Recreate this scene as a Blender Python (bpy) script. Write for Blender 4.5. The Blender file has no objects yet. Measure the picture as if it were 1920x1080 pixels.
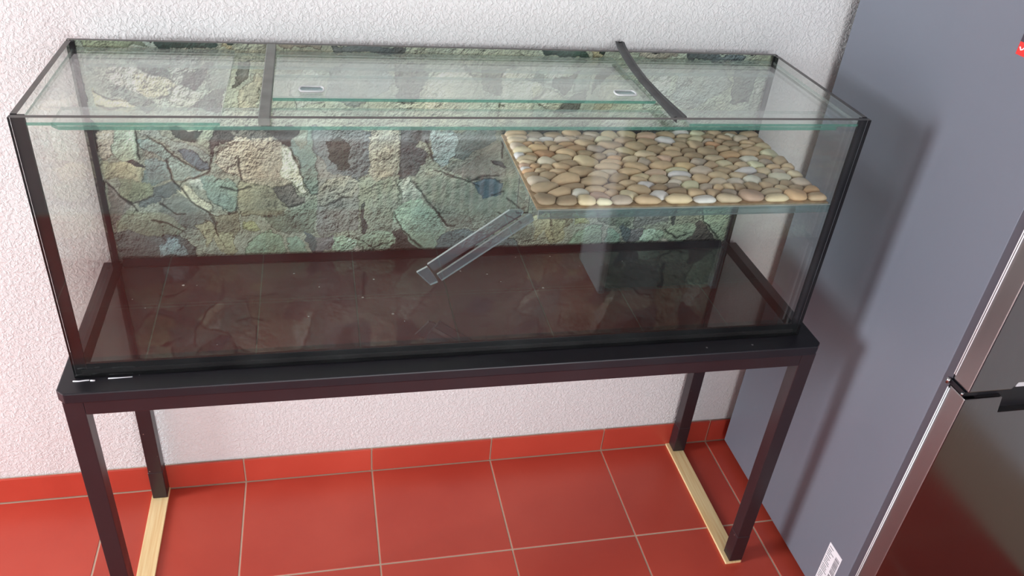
import bpy, bmesh, math, random
import numpy as np
from mathutils import Vector, Matrix

random.seed(7)
scene = bpy.context.scene
COL = scene.collection

# ------------------------------------------------------------ camera
cam_data = bpy.data.cameras.new('camera')
cam_data.sensor_width = 36.0
cam_data.lens = 28.986
cam_data.clip_start = 0.02
cam = bpy.data.objects.new('camera', cam_data)
COL.objects.link(cam)
cam.location = (0.45378, -1.74443, 1.78741)
cam.rotation_euler = (0.99165, -0.08646, -0.20628)
scene.camera = cam

# ------------------------------------------------------------ world, lights, exposure
world = bpy.data.worlds.new('world')
scene.world = world
world.use_nodes = True
bgn = world.node_tree.nodes['Background']
bgn.inputs[0].default_value = (0.78, 0.88, 1.0, 1)
bgn.inputs[1].default_value = 0.4

def area_light(name, loc, rot, sx, sy, power, color):
    l = bpy.data.lights.new(name, 'AREA')
    l.shape = 'RECTANGLE'
    l.size = sx
    l.size_y = sy
    l.energy = power
    l.color = color
    o = bpy.data.objects.new(name, l)
    COL.objects.link(o)
    o.location = loc
    o.rotation_euler = rot
    return o

# daylight through the left window, and through an unseen one placed for frontal fill
LW_Y, LW_Z, LW_W, LW_H = -1.02, 1.62, 1.20, 1.70
FW_X, FW_Z, FW_W, FW_H = 0.85, 1.20, 1.80, 1.70
RX0, RX1, RY0, RZ1 = -4.6, 2.6, -2.46, 2.55
area_light('window_daylight', (RX0 - 0.02, LW_Y, LW_Z), (0, -math.pi / 2, 0), LW_H, LW_W, 305, (0.88, 0.95, 1.0))
area_light('window_daylight', (FW_X + 0.35, RY0 - 1.9, FW_Z), (math.pi / 2, 0, 0), 2.4, 2.2, 142, (0.94, 0.97, 1.0))  # fill light outside the unseen window, aimed at the back wall

vs = scene.view_settings
vs.view_transform = 'Standard'
vs.look = 'None'
vs.gamma = 1.0
vs.use_curve_mapping = False
vs.exposure = -0.04
scene.cycles.transparent_max_bounces = 48
scene.cycles.max_bounces = 14
scene.cycles.caustics_reflective = False

# ------------------------------------------------------------ helpers
def srgb(r, g, b):
    f = lambda c: (c / 255 / 12.92) if c / 255 <= 0.04045 else ((c / 255 + 0.055) / 1.055) ** 2.4
    return (f(r), f(g), f(b), 1.0)

def link(name, me, parent=None, mats=()):
    o = bpy.data.objects.new(name, me)
    COL.objects.link(o)
    for m in mats:
        if me.materials.find(m.name) < 0:
            me.materials.append(m)
    if parent is not None:
        o.parent = parent
    return o

def pydata(name, verts, faces, mats, parent=None, smooth=False, fmat=None):
    me = bpy.data.meshes.new(name)
    me.from_pydata([tuple(v) for v in verts], [], faces)
    me.update()
    if smooth:
        me.polygons.foreach_set('use_smooth', [True] * len(me.polygons))
    if not isinstance(mats, (list, tuple)):
        mats = [mats]
    o = link(name, me, parent, mats)
    if fmat is not None:
        me.polygons.foreach_set('material_index', fmat)
    return o

def from_bm(name, bm, mats, parent=None, smooth=False):
    me = bpy.data.meshes.new(name)
    bm.normal_update()
    bm.to_mesh(me)
    bm.free()
    if smooth:
        me.polygons.foreach_set('use_smooth', [True] * len(me.polygons))
    if not isinstance(mats, (list, tuple)):
        mats = [mats]
    return link(name, me, parent, mats)

def add_box(bm, a, b):
    vs_ = [bm.verts.new((x, y, z)) for x in (a[0], b[0]) for y in (a[1], b[1]) for z in (a[2], b[2])]
    q = [(0, 1, 3, 2), (4, 6, 7, 5), (0, 4, 5, 1), (2, 3, 7, 6), (0, 2, 6, 4), (1, 5, 7, 3)]
    return [bm.faces.new([vs_[i] for i in f]) for f in q]

def box(name, a, b, mats, parent=None, bevel=0.0, seg=2):
    bm = bmesh.new()
    add_box(bm, a, b)
    bmesh.ops.recalc_face_normals(bm, faces=bm.faces)
    if bevel:
        bmesh.ops.bevel(bm, geom=bm.edges[:], offset=bevel, segments=seg, affect='EDGES', profile=0.6)
    return from_bm(name, bm, mats, parent)

def prism(name, pts, axis, lo, hi, mats, parent=None, bevel=0.0, side_mat=0):
    """outline pts (2-D, in the two axes left over) swept along axis from lo to hi"""
    n = len(pts)
    def p3(p, t):
        l = list(p)
        l.insert(axis, t)
        return l
    bm = bmesh.new()
    va = [bm.verts.new(p3(p, lo)) for p in pts]
    vb = [bm.verts.new(p3(p, hi)) for p in pts]
    bm.faces.new(va)
    bm.faces.new(vb[::-1])
    for i in range(n):
        f = bm.faces.new([va[i], vb[i], vb[(i + 1) % n], va[(i + 1) % n]])
        f.material_index = side_mat
    bmesh.ops.recalc_face_normals(bm, faces=bm.faces)
    if bevel:
        bmesh.ops.bevel(bm, geom=bm.edges[:], offset=bevel, segments=2, affect='EDGES', profile=0.6)
    return from_bm(name, bm, mats, parent)

def pane(name, a, b, mats, parent=None, bev=0.0008):
    """sheet of glass: mats = (face glass, front or top edge, other edges); the two largest faces are the clear ones"""
    d = [abs(b[i] - a[i]) for i in range(3)]
    ax = d.index(min(d))
    o = box(name, a, b, list(mats), parent)
    for p in o.data.polygons:
        if abs(p.normal[ax]) > 0.9:
            p.material_index = 0
        elif len(mats) > 2 and (p.normal.y > -0.9 if ax == 2 else p.normal.z < 0.9):
            p.material_index = 2
        else:
            p.material_index = 1
    return o

def tube(name, pts, r, mats, parent=None, n=8, closed=False):
    pts = [Vector(p) for p in pts]
    m = len(pts)
    verts, faces = [], []
    for i, p in enumerate(pts):
        if closed:
            t = (pts[(i + 1) % m] - pts[i - 1]).normalized()
        else:
            t = (pts[min(i + 1, m - 1)] - pts[max(i - 1, 0)]).normalized()
        u = t.orthogonal() if abs(t.z) > 0.95 else t.cross(Vector((0, 0, 1)))
        u.normalize()
        v = t.cross(u)
        for k in range(n):
            a = 2 * math.pi * k / n
            verts.append(p + u * (r * math.cos(a)) + v * (r * math.sin(a)))
    rings = m if closed else m - 1
    for i in range(rings):
        j = (i + 1) % m
        for k in range(n):
            faces.append((i * n + k, i * n + (k + 1) % n, j * n + (k + 1) % n, j * n + k))
    if not closed:
        faces.append(tuple(range(n))[::-1])
        faces.append(tuple((m - 1) * n + k for k in range(n)))
    return pydata(name, verts, faces, mats, parent, smooth=True)

def thing(name, label, cat, loc=(0, 0, 0), group=None):
    o = bpy.data.objects.new(name, None)
    COL.objects.link(o)
    o.empty_display_size = 0.05
    o['label'] = label
    o['category'] = cat
    if group:
        o['group'] = group
    o['at'] = list(loc)
    return o

def settle(root, loc):
    """put the thing's origin at its base, leaving its parts where they stand"""
    root.location = loc
    M = Matrix.Translation(loc).inverted()
    for ch in root.children:
        ch.matrix_parent_inverse = M
    if 'at' in root:
        del root['at']

def tag(o, label, cat, group=None):
    o['label'] = label
    o['category'] = cat
    if group:
        o['group'] = group
    return o

def struct(o):
    o['kind'] = 'structure'
    return o

# ------------------------------------------------------------ materials
def new_mat(name):
    m = bpy.data.materials.new(name)
    m.use_nodes = True
    nt = m.node_tree
    return m, nt, nt.nodes, nt.links, nt.nodes['Principled BSDF'], nt.nodes['Material Output']

def plain(name, col, rough=0.5, metal=0.0, spec=0.5, coat=0.0, bump=None, vary=None):
    m, nt, N, L, P, O = new_mat(name)
    P.inputs['Base Color'].default_value = col
    P.inputs['Roughness'].default_value = rough
    P.inputs['Metallic'].default_value = metal
    P.inputs['Specular IOR Level'].default_value = spec
    P.inputs['Coat Weight'].default_value = coat
    if bump or vary:
        tc = N.new('ShaderNodeTexCoord')
    if bump:
        nz = N.new('ShaderNodeTexNoise')
        nz.inputs['Scale'].default_value = bump[0]
        nz.inputs['Detail'].default_value = 4
        L.new(tc.outputs['Object'], nz.inputs['Vector'])
        b = N.new('ShaderNodeBump')
        b.inputs['Strength'].default_value = bump[1]
        b.inputs['Distance'].default_value = bump[2]
        L.new(nz.outputs['Fac'], b.inputs['Height'])
        L.new(b.outputs['Normal'], P.inputs['Normal'])
    if vary:
        nz = N.new('ShaderNodeTexNoise')
        nz.inputs['Scale'].default_value = vary[0]
        nz.inputs['Detail'].default_value = 5
        L.new(tc.outputs['Object'], nz.inputs['Vector'])
        mx = N.new('ShaderNodeMix')
        mx.data_type = 'RGBA'
        mx.inputs['A'].default_value = col
        mx.inputs['B'].default_value = vary[1]
        cr = N.new('ShaderNodeValToRGB')
        cr.color_ramp.elements[0].position = vary[2]
        cr.color_ramp.elements[1].position = vary[3]
        L.new(nz.outputs['Fac'], cr.inputs['Fac'])
        L.new(cr.outputs['Color'], mx.inputs['Factor'])
        L.new(mx.outputs['Result'], P.inputs['Base Color'])
    return m

def glass(name, tint, haze=0.0, haze_col=(0.6, 0.65, 0.63, 1), f0=0.043, rough=0.0, patchy=0.0):
    """sheet glass: tinted transmission plus a Fresnel reflection on each face, with a haze that serves for dust and painted-in reflections"""
    m, nt, N, L, P, O = new_mat(name)
    N.remove(P)
    g = N.new('ShaderNodeNewGeometry')
    dot = N.new('ShaderNodeVectorMath'); dot.operation = 'DOT_PRODUCT'
    L.new(g.outputs['Incoming'], dot.inputs[0]); L.new(g.outputs['Normal'], dot.inputs[1])
    ab = N.new('ShaderNodeMath'); ab.operation = 'ABSOLUTE'
    L.new(dot.outputs['Value'], ab.inputs[0])
    s1 = N.new('ShaderNodeMath'); s1.operation = 'SUBTRACT'; s1.inputs[0].default_value = 1.0
    L.new(ab.outputs[0], s1.inputs[1])
    pw = N.new('ShaderNodeMath'); pw.operation = 'POWER'; pw.inputs[1].default_value = 5.0
    L.new(s1.outputs[0], pw.inputs[0])
    ma = N.new('ShaderNodeMath'); ma.operation = 'MULTIPLY_ADD'
    ma.inputs[1].default_value = 1 - f0; ma.inputs[2].default_value = f0
    L.new(pw.outputs[0], ma.inputs[0])
    tr = N.new('ShaderNodeBsdfTransparent'); tr.inputs[0].default_value = tint
    gl = N.new('ShaderNodeBsdfGlossy'); gl.inputs['Roughness'].default_value = rough
    gl.inputs['Color'].default_value = (1, 1, 1, 1)
    base = tr
    if haze > 0:
        df = N.new('ShaderNodeBsdfDiffuse'); df.inputs[0].default_value = haze_col
        mh = N.new('ShaderNodeMixShader'); mh.inputs[0].default_value = haze
        if patchy > 0:
            tc = N.new('ShaderNodeTexCoord')
            nz = N.new('ShaderNodeTexNoise'); nz.inputs['Scale'].default_value = 9; nz.inputs['Detail'].default_value = 6
            L.new(tc.outputs['Object'], nz.inputs['Vector'])
            mr = N.new('ShaderNodeMapRange')
            mr.inputs['From Min'].default_value = 0.35; mr.inputs['From Max'].default_value = 0.75
            mr.inputs['To Min'].default_value = haze * (1 - patchy); mr.inputs['To Max'].default_value = haze * (1 + patchy)
            L.new(nz.outputs['Fac'], mr.inputs['Value'])
            L.new(mr.outputs['Result'], mh.inputs[0])
        L.new(tr.outputs[0], mh.inputs[1]); L.new(df.outputs[0], mh.inputs[2])
        base = mh
    mx = N.new('ShaderNodeMixShader')
    L.new(ma.outputs[0], mx.inputs[0])
    L.new(base.outputs[0], mx.inputs[1])
    L.new(gl.outputs[0], mx.inputs[2])
    L.new(mx.outputs[0], O.inputs['Surface'])
    return m

M_glass = glass('tank_glass', (0.988, 0.996, 0.984, 1), haze=0.006, patchy=0.9, f0=0.039)
M_cover = glass('cover_glass', (0.955, 0.975, 0.965, 1), haze=0.055, haze_col=(0.78, 0.81, 0.79, 1), patchy=0.6)  # milky haze painted in for the white wall reflected by the covers
M_clear = glass('ramp_glass', (0.74, 0.84, 0.87, 1), haze=0.12, haze_col=(0.28, 0.38, 0.44, 1))  # blue-grey haze painted in for the sky mirrored by the ramp
M_edge = glass('green_glass_edge', (0.36, 0.62, 0.54, 1), haze=0.40, haze_col=(0.13, 0.38, 0.31, 1))
M_edge_soft = glass('pale_glass_edge', (0.80, 0.90, 0.87, 1), haze=0.30, haze_col=(0.55, 0.63, 0.60, 1))
M_edge_white = glass('bright_glass_edge', (0.8, 0.9, 0.9, 1), haze=0.55, haze_col=(0.75, 0.85, 0.86, 1))
M_edge_dark = plain('dark_ground_edge', srgb(84, 80, 74), 0.35, vary=(40, srgb(60, 58, 54), 0.4, 0.7))
M_silicone = plain('black_silicone', srgb(13, 13, 17), 0.4, spec=0.2, vary=(30, srgb(22, 21, 23), 0.5, 0.8))
M_edge_black = glass('dark_glass_edge', (0.25, 0.30, 0.32, 1), haze=0.5, haze_col=(0.012, 0.016, 0.02, 1))  # dark colour painted for the refraction line along the ramp slot
M_lip = glass('shelf_lip_glass', (0.72, 0.82, 0.83, 1), haze=0.16, haze_col=(0.27, 0.36, 0.38, 1))
M_handle = glass('clear_acrylic', (0.96, 0.98, 0.98, 1), haze=0.7, haze_col=(0.92, 0.95, 0.95, 1))

def bottom_mat():
    m, nt, N, L, P, O = new_mat('dark_tank_bottom')
    tc = N.new('ShaderNodeTexCoord')
    nz = N.new('ShaderNodeTexNoise'); nz.inputs['Scale'].default_value = 4; nz.inputs['Detail'].default_value = 6
    L.new(tc.outputs['Object'], nz.inputs['Vector'])
    cr = N.new('ShaderNodeValToRGB')
    cr.color_ramp.elements[0].color = (0.012, 0.011, 0.013, 1)
    cr.color_ramp.elements[1].color = (0.021, 0.018, 0.019, 1)
    L.new(nz.outputs['Fac'], cr.inputs['Fac'])
    vo = N.new('ShaderNodeTexVoronoi'); vo.inputs['Scale'].default_value = 34
    L.new(tc.outputs['Object'], vo.inputs['Vector'])
    # little lime specks: some cells only, tiny dots of different size
    sep = N.new('ShaderNodeSeparateColor'); L.new(vo.outputs['Color'], sep.inputs[0])
    thr = N.new('ShaderNodeMapRange')
    thr.inputs['From Min'].default_value = 0.50; thr.inputs['From Max'].default_value = 1.0
    thr.inputs['To Min'].default_value = 0.0; thr.inputs['To Max'].default_value = 0.10
    L.new(sep.outputs[0], thr.inputs['Value'])
    lt = N.new('ShaderNodeMath'); lt.operation = 'LESS_THAN'
    L.new(vo.outputs['Distance'], lt.inputs[0]); L.new(thr.outputs['Result'], lt.inputs[1])
    # hair scratches
    mp = N.new('ShaderNodeMapping'); mp.inputs['Scale'].default_value = (60, 3, 1); mp.inputs['Rotation'].default_value = (0, 0, 0.5)
    L.new(tc.outputs['Object'], mp.inputs['Vector'])
    n2 = N.new('ShaderNodeTexNoise'); n2.inputs['Scale'].default_value = 1.2; n2.inputs['Detail'].default_value = 2
    L.new(mp.outputs[0], n2.inputs['Vector'])
    gt = N.new('ShaderNodeMath'); gt.operation = 'GREATER_THAN'; gt.inputs[1].default_value = 0.79
    L.new(n2.outputs['Fac'], gt.inputs[0])
    ad = N.new('ShaderNodeMath'); ad.operation = 'MAXIMUM'
    sc_ = N.new('ShaderNodeMath'); sc_.operation = 'MULTIPLY'; sc_.inputs[1].default_value = 0.3
    L.new(gt.outputs[0], sc_.inputs[0])
    L.new(lt.outputs[0], ad.inputs[0]); L.new(sc_.outputs[0], ad.inputs[1])
    mx = N.new('ShaderNodeMix'); mx.data_type = 'RGBA'
    L.new(ad.outputs[0], mx.inputs['Factor'])
    L.new(cr.outputs['Color'], mx.inputs['A']); mx.inputs['B'].default_value = (0.32, 0.31, 0.29, 1)
    L.new(mx.outputs['Result'], P.inputs['Base Color'])
    P.inputs['Roughness'].default_value = 0.03
    P.inputs['IOR'].default_value = 1.75
    return m
M_bottom = bottom_mat()

def plaster():
    m, nt, N, L, P, O = new_mat('white_plaster')
    P.inputs['Base Color'].default_value = (0.80, 0.79, 0.78, 1)
    P.inputs['Roughness'].default_value = 0.9
    P.inputs['Specular IOR Level'].default_value = 0.2
    tc = N.new('ShaderNodeTexCoord')
    n1 = N.new('ShaderNodeTexNoise'); n1.inputs['Scale'].default_value = 125; n1.inputs['Detail'].default_value = 3; n1.inputs['Distortion'].default_value = 0.8
    L.new(tc.outputs['Object'], n1.inputs['Vector'])
    cr = N.new('ShaderNodeValToRGB')
    cr.color_ramp.elements[0].position = 0.42; cr.color_ramp.elements[1].position = 0.66
    L.new(n1.outputs['Fac'], cr.inputs['Fac'])
    n2 = N.new('ShaderNodeTexNoise'); n2.inputs['Scale'].default_value = 45; n2.inputs['Detail'].default_value = 4
    L.new(tc.outputs['Object'], n2.inputs['Vector'])
    ad = N.new('ShaderNodeMath'); ad.operation = 'ADD'
    L.new(cr.outputs['Color'], ad.inputs[0]); L.new(n2.outputs['Fac'], ad.inputs[1])
    b = N.new('ShaderNodeBump'); b.inputs['Strength'].default_value = 0.6; b.inputs['Distance'].default_value = 0.0022
    L.new(ad.outputs[0], b.inputs['Height'])
    L.new(b.outputs['Normal'], P.inputs['Normal'])
    return m
M_wall = plaster()
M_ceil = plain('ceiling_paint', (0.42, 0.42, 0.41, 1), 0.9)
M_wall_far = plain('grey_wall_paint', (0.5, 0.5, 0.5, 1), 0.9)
M_grout = plain('beige_grout', srgb(205, 178, 155), 0.9, bump=(180, 0.4, 0.001))

def tile_mat():
    m, nt, N, L, P, O = new_mat('terracotta_tile')
    tc = N.new('ShaderNodeTexCoord')
    oi = N.new('ShaderNodeObjectInfo')
    add = N.new('ShaderNodeVectorMath'); add.operation = 'ADD'
    L.new(tc.outputs['Object'], add.inputs[0]); L.new(oi.outputs['Location'], add.inputs[1])
    nz = N.new('ShaderNodeTexNoise'); nz.inputs['Scale'].default_value = 3.0; nz.inputs['Detail'].default_value = 5
    L.new(add.outputs[0], nz.inputs['Vector'])
    cr = N.new('ShaderNodeValToRGB')
    cr.color_ramp.elements[0].position = 0.3; cr.color_ramp.elements[0].color = (0.49, 0.056, 0.034, 1)
    cr.color_ramp.elements[1].position = 0.72; cr.color_ramp.elements[1].color = (0.585, 0.082, 0.050, 1)
    L.new(nz.outputs['Fac'], cr.inputs['Fac'])
    hs = N.new('ShaderNodeHueSaturation')
    mr = N.new('ShaderNodeMapRange'); mr.inputs['To Min'].default_value = 0.94; mr.inputs['To Max'].default_value = 1.06
    L.new(oi.outputs['Random'], mr.inputs['Value']); L.new(mr.outputs['Result'], hs.inputs['Value'])
    L.new(cr.outputs['Color'], hs.inputs['Color'])
    L.new(hs.outputs['Color'], P.inputs['Base Color'])
    P.inputs['Roughness'].default_value = 0.34
    P.inputs['Specular IOR Level'].default_value = 0.45
    n2 = N.new('ShaderNodeTexNoise'); n2.inputs['Scale'].default_value = 40; n2.inputs['Detail'].default_value = 3
    L.new(add.outputs[0], n2.inputs['Vector'])
    b = N.new('ShaderNodeBump'); b.inputs['Strength'].default_value = 0.12; b.inputs['Distance'].default_value = 0.001
    L.new(n2.outputs['Fac'], b.inputs['Height']); L.new(b.outputs['Normal'], P.inputs['Normal'])
    return m
M_tile = tile_mat()

def paint_mat(name, col, chip, rough):
    """painted steel or board with small chips along its length"""
    m, nt, N, L, P, O = new_mat(name)
    tc = N.new('ShaderNodeTexCoord')
    v = N.new('ShaderNodeTexVoronoi'); v.inputs['Scale'].default_value = 42
    L.new(tc.outputs['Object'], v.inputs['Vector'])
    sp = N.new('ShaderNodeSeparateColor'); L.new(v.outputs['Color'], sp.inputs[0])
    mr = N.new('ShaderNodeMapRange')
    mr.inputs['From Min'].default_value = 0.88; mr.inputs['From Max'].default_value = 1.0
    mr.inputs['To Min'].default_value = 0.0; mr.inputs['To Max'].default_value = 0.13
    L.new(sp.outputs[1], mr.inputs['Value'])
    lt = N.new('ShaderNodeMath'); lt.operation = 'LESS_THAN'
    L.new(v.outputs['Distance'], lt.inputs[0]); L.new(mr.outputs['Result'], lt.inputs[1])
    nz = N.new('ShaderNodeTexNoise'); nz.inputs['Scale'].default_value = 14; nz.inputs['Detail'].default_value = 6
    L.new(tc.outputs['Object'], nz.inputs['Vector'])
    mr2 = N.new('ShaderNodeMapRange'); mr2.inputs['To Min'].default_value = rough - 0.08; mr2.inputs['To Max'].default_value = rough + 0.16
    L.new(nz.outputs['Fac'], mr2.inputs['Value']); L.new(mr2.outputs['Result'], P.inputs['Roughness'])
    mx = N.new('ShaderNodeMix'); mx.data_type = 'RGBA'
    mx.inputs['A'].default_value = col; mx.inputs['B'].default_value = chip
    L.new(lt.outputs[0], mx.inputs['Factor']); L.new(mx.outputs['Result'], P.inputs['Base Color'])
    b = N.new('ShaderNodeBump'); b.inputs['Strength'].default_value = 0.15; b.inputs['Distance'].default_value = 0.001
    L.new(nz.outputs['Fac'], b.inputs['Height']); L.new(b.outputs['Normal'], P.inputs['Normal'])
    return m
M_steel = paint_mat('black_brown_painted_steel', srgb(46, 34, 38), srgb(150, 130, 120), 0.30)
M_board = paint_mat('black_painted_board', srgb(24, 22, 29), srgb(130, 128, 128), 0.40)

def wood_mat():
    m, nt, N, L, P, O = new_mat('pale_pine_strip')
    tc = N.new('ShaderNodeTexCoord')
    mp = N.new('ShaderNodeMapping'); mp.inputs['Scale'].default_value = (90, 4, 20)
    L.new(tc.outputs['Object'], mp.inputs['Vector'])
    nz = N.new('ShaderNodeTexNoise'); nz.inputs['Scale'].default_value = 2.0; nz.inputs['Detail'].default_value = 5
    L.new(mp.outputs[0], nz.inputs['Vector'])
    cr = N.new('ShaderNodeValToRGB')
    cr.color_ramp.elements[0].position = 0.3; cr.color_ramp.elements[0].color = srgb(238, 198, 138)
    cr.color_ramp.elements[1].position = 0.7; cr.color_ramp.elements[1].color = srgb(253, 228, 174)
    L.new(nz.outputs['Fac'], cr.inputs['Fac'])
    L.new(cr.outputs['Color'], P.inputs['Base Color'])
    P.inputs['Roughness'].default_value = 0.6
    return m
M_wood = wood_mat()

def pebble_mat():
    m, nt, N, L, P, O = new_mat('river_pebble')
    oi = N.new('ShaderNodeObjectInfo')
    tc = N.new('ShaderNodeTexCoord')
    nz = N.new('ShaderNodeTexNoise'); nz.inputs['Scale'].default_value = 55; nz.inputs['Detail'].default_value = 6
    L.new(tc.outputs['Object'], nz.inputs['Vector'])
    mr = N.new('ShaderNodeMapRange'); mr.inputs['To Min'].default_value = 0.78; mr.inputs['To Max'].default_value = 1.18
    L.new(nz.outputs['Fac'], mr.inputs['Value'])
    hs = N.new('ShaderNodeHueSaturation')
    L.new(mr.outputs['Result'], hs.inputs['Value']); L.new(oi.outputs['Color'], hs.inputs['Color'])
    L.new(hs.outputs['Color'], P.inputs['Base Color'])
    P.inputs['Roughness'].default_value = 0.5
    P.inputs['Specular IOR Level'].default_value = 0.35
    return m
M_pebble = pebble_mat()
M_backing = plain('cream_mesh_backing', srgb(206, 184, 152), 0.8, vary=(50, srgb(160, 136, 108), 0.4, 0.7))

M_fridge = plain('graphite_fridge_paint', srgb(115, 119, 130), 0.38, spec=0.5, bump=(400, 0.05, 0.0005))
def inox():
    m, nt, N, L, P, O = new_mat('dark_brushed_steel')
    P.inputs['Base Color'].default_value = (0.30, 0.285, 0.29, 1)
    P.inputs['Metallic'].default_value = 1.0
    P.inputs['Roughness'].default_value = 0.2
    tc = N.new('ShaderNodeTexCoord')
    mp = N.new('ShaderNodeMapping'); mp.inputs['Scale'].default_value = (400, 400, 3)
    L.new(tc.outputs['Object'], mp.inputs['Vector'])
    nz = N.new('ShaderNodeTexNoise'); nz.inputs['Scale'].default_value = 1; nz.inputs['Detail'].default_value = 2
    L.new(mp.outputs[0], nz.inputs['Vector'])
    mr = N.new('ShaderNodeMapRange'); mr.inputs['To Min'].default_value = 0.13; mr.inputs['To Max'].default_value = 0.24
    L.new(nz.outputs['Fac'], mr.inputs['Value']); L.new(mr.outputs['Result'], P.inputs['Roughness'])
    return m
M_inox = inox()
M_inox_side = plain('brushed_steel_side', (0.34, 0.315, 0.315, 1), 0.42, metal=1.0)
M_gasket = plain('dark_gasket', srgb(84, 80, 88), 0.5)
M_black = plain('black_plastic', srgb(20, 20, 26), 0.35)
M_glint = plain('white_glint', srgb(245, 245, 248), 0.25, spec=0.6)  # white colour painted for light caught by door edges and grip
M_metal = plain('hinge_metal', srgb(190, 190, 192), 0.25, metal=1.0)
M_label = plain('white_sticker', srgb(244, 242, 246), 0.45)
M_ink = plain('grey_ink', srgb(120, 118, 126), 0.6)
M_ink_dark = plain('black_ink', srgb(62, 56, 68), 0.6)
M_red = plain('red_sticker', srgb(228, 52, 48), 0.45)
M_rail = plain('grey_plastic_rail', srgb(130, 134, 128), 0.5, vary=(25, srgb(112, 116, 110), 0.4, 0.7))
M_rail_dark = plain('dark_grey_rubber', srgb(78, 80, 80), 0.55, vary=(25, srgb(58, 60, 62), 0.4, 0.7))
M_white = plain('white_enamel', srgb(236, 235, 230), 0.35)
M_frame = plain('window_frame_white', srgb(238, 238, 236), 0.4)
M_cab_side = plain('light_grey_panel', srgb(228, 233, 242), 0.5)
M_cab = plain('dark_grey_front', srgb(126, 132, 148), 0.45)
M_redpole = plain('red_lacquer', srgb(190, 30, 26), 0.4)

# ============================================================ the room
def wall_with_hole(name, axis, at, u0, u1, h0, h1, z0, z1, thick, mat):
    """wall on plane axis=at with a rectangular opening u h0..h1, z z0..z1 (opening z)"""
    bm = bmesh.new()
    spans = [((u0, 0.0), (h0, RZ1)), ((h1, 0.0), (u1, RZ1)), ((h0, 0.0), (h1, z0)), ((h0, z1), (h1, RZ1))]
    for (a, za), (b, zb) in spans:
        if axis == 0:
            add_box(bm, (min(at, at + thick), a, za), (max(at, at + thick), b, zb))
        else:
            add_box(bm, (a, min(at, at + thick), za), (b, max(at, at + thick), zb))
    bmesh.ops.remove_doubles(bm, verts=bm.verts, dist=1e-5)
    bmesh.ops.recalc_face_normals(bm, faces=bm.faces)
    return struct(from_bm(name, bm, mat))

struct(box('wall_back', (RX0 - 0.2, 0.0, 0.0), (RX1 + 0.2, 0.15, RZ1), M_wall))
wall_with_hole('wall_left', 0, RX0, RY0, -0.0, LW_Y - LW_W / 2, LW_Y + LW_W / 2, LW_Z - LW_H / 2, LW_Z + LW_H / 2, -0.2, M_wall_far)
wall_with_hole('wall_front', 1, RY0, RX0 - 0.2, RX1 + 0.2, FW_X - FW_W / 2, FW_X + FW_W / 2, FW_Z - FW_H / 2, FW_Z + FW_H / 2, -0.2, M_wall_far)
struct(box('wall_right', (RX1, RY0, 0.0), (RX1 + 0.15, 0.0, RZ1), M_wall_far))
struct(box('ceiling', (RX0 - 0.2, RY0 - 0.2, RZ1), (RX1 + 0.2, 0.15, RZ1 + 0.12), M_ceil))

def window(name, axis, at, cu, cz, w, h):
    bm = bmesh.new()
    f, d = 0.05, 0.05
    def bx(u0, u1, z0, z1):
        if axis == 0:
            add_box(bm, (at + 0.005, u0, z0), (at + 0.005 + d, u1, z1))
        else:
            add_box(bm, (u0, at + 0.005, z0), (u1, at + 0.005 + d, z1))
    bx(cu - w / 2 - f, cu - w / 2, cz - h / 2 - f, cz + h / 2 + f)
    bx(cu + w / 2, cu + w / 2 + f, cz - h / 2 - f, cz + h / 2 + f)
    bx(cu - w / 2, cu + w / 2, cz - h / 2 - f, cz - h / 2)
    bx(cu - w / 2, cu + w / 2, cz + h / 2, cz + h / 2 + f)
    bx(cu - 0.025, cu + 0.025, cz - h / 2, cz + h / 2) if axis == 1 else None
    return struct(from_bm(name, bm, M_frame))
window('window_1', 0, RX0, LW_Y, LW_Z, LW_W, LW_H)
window('fill_window', 1, RY0, FW_X, FW_Z, FW_W, FW_H)  # unseen window, put in so fill light reaches the back wall

# ---- floor: grout bed and every tile a piece of its own
TX0, TP, TD0 = 0.2064, 0.35, 0.3322
floor = struct(box('floor', (RX0 - 0.2, RY0 - 0.2, -0.08), (RX1 + 0.2, 0.0, -0.0012), M_grout))
g = 0.0022
def tile_mesh(w, d, h, name, bev=0.0012):
    bm = bmesh.new()
    add_box(bm, (-w / 2, -d / 2, 0), (w / 2, d / 2, h))
    bmesh.ops.recalc_face_normals(bm, faces=bm.faces)
    top = [e for e in bm.edges if all(v.co.z > h * 0.5 for v in e.verts)]
    bmesh.ops.bevel(bm, geom=top, offset=bev, segments=1, affect='EDGES')
    me = bpy.data.meshes.new(name)
    bm.normal_update(); bm.to_mesh(me); bm.free()
    me.materials.append(M_tile)
    return me
full = tile_mesh(TP - 2 * g, TP - 2 * g, 0.008, 'tile')
first = tile_mesh(TP - 2 * g, TD0 - 2 * g, 0.008, 'tile')
far_bm = bmesh.new()
for i in range(-14, 7):
    x = TX0 + (i + 0.5) * TP
    for j in range(0, 11):
        if j == 0:
            me, y = first, -0.0105 - TD0 / 2
        else:
            me, y = full, -0.0105 - TD0 - (j - 0.5) * TP
        if y - TP / 2 < RY0 - 0.1 or x + TP / 2 > RX1 or x - TP / 2 < RX0 - 0.05:
            continue
        if j > 6:                                     # behind the photographer: one joined mesh
            add_box(far_bm, (x - TP / 2 + g, y - TP / 2 + g, -0.008), (x + TP / 2 - g, y + TP / 2 - g, 0.0))
            continue
        o = link('tile', me, floor)
        o.location = (x + random.uniform(-.0004, .0004), y, -0.008 + random.uniform(-.0003, .0002))

far = from_bm('far_tiles', far_bm, M_tile, floor)
far['kind'] = 'stuff'
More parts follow.
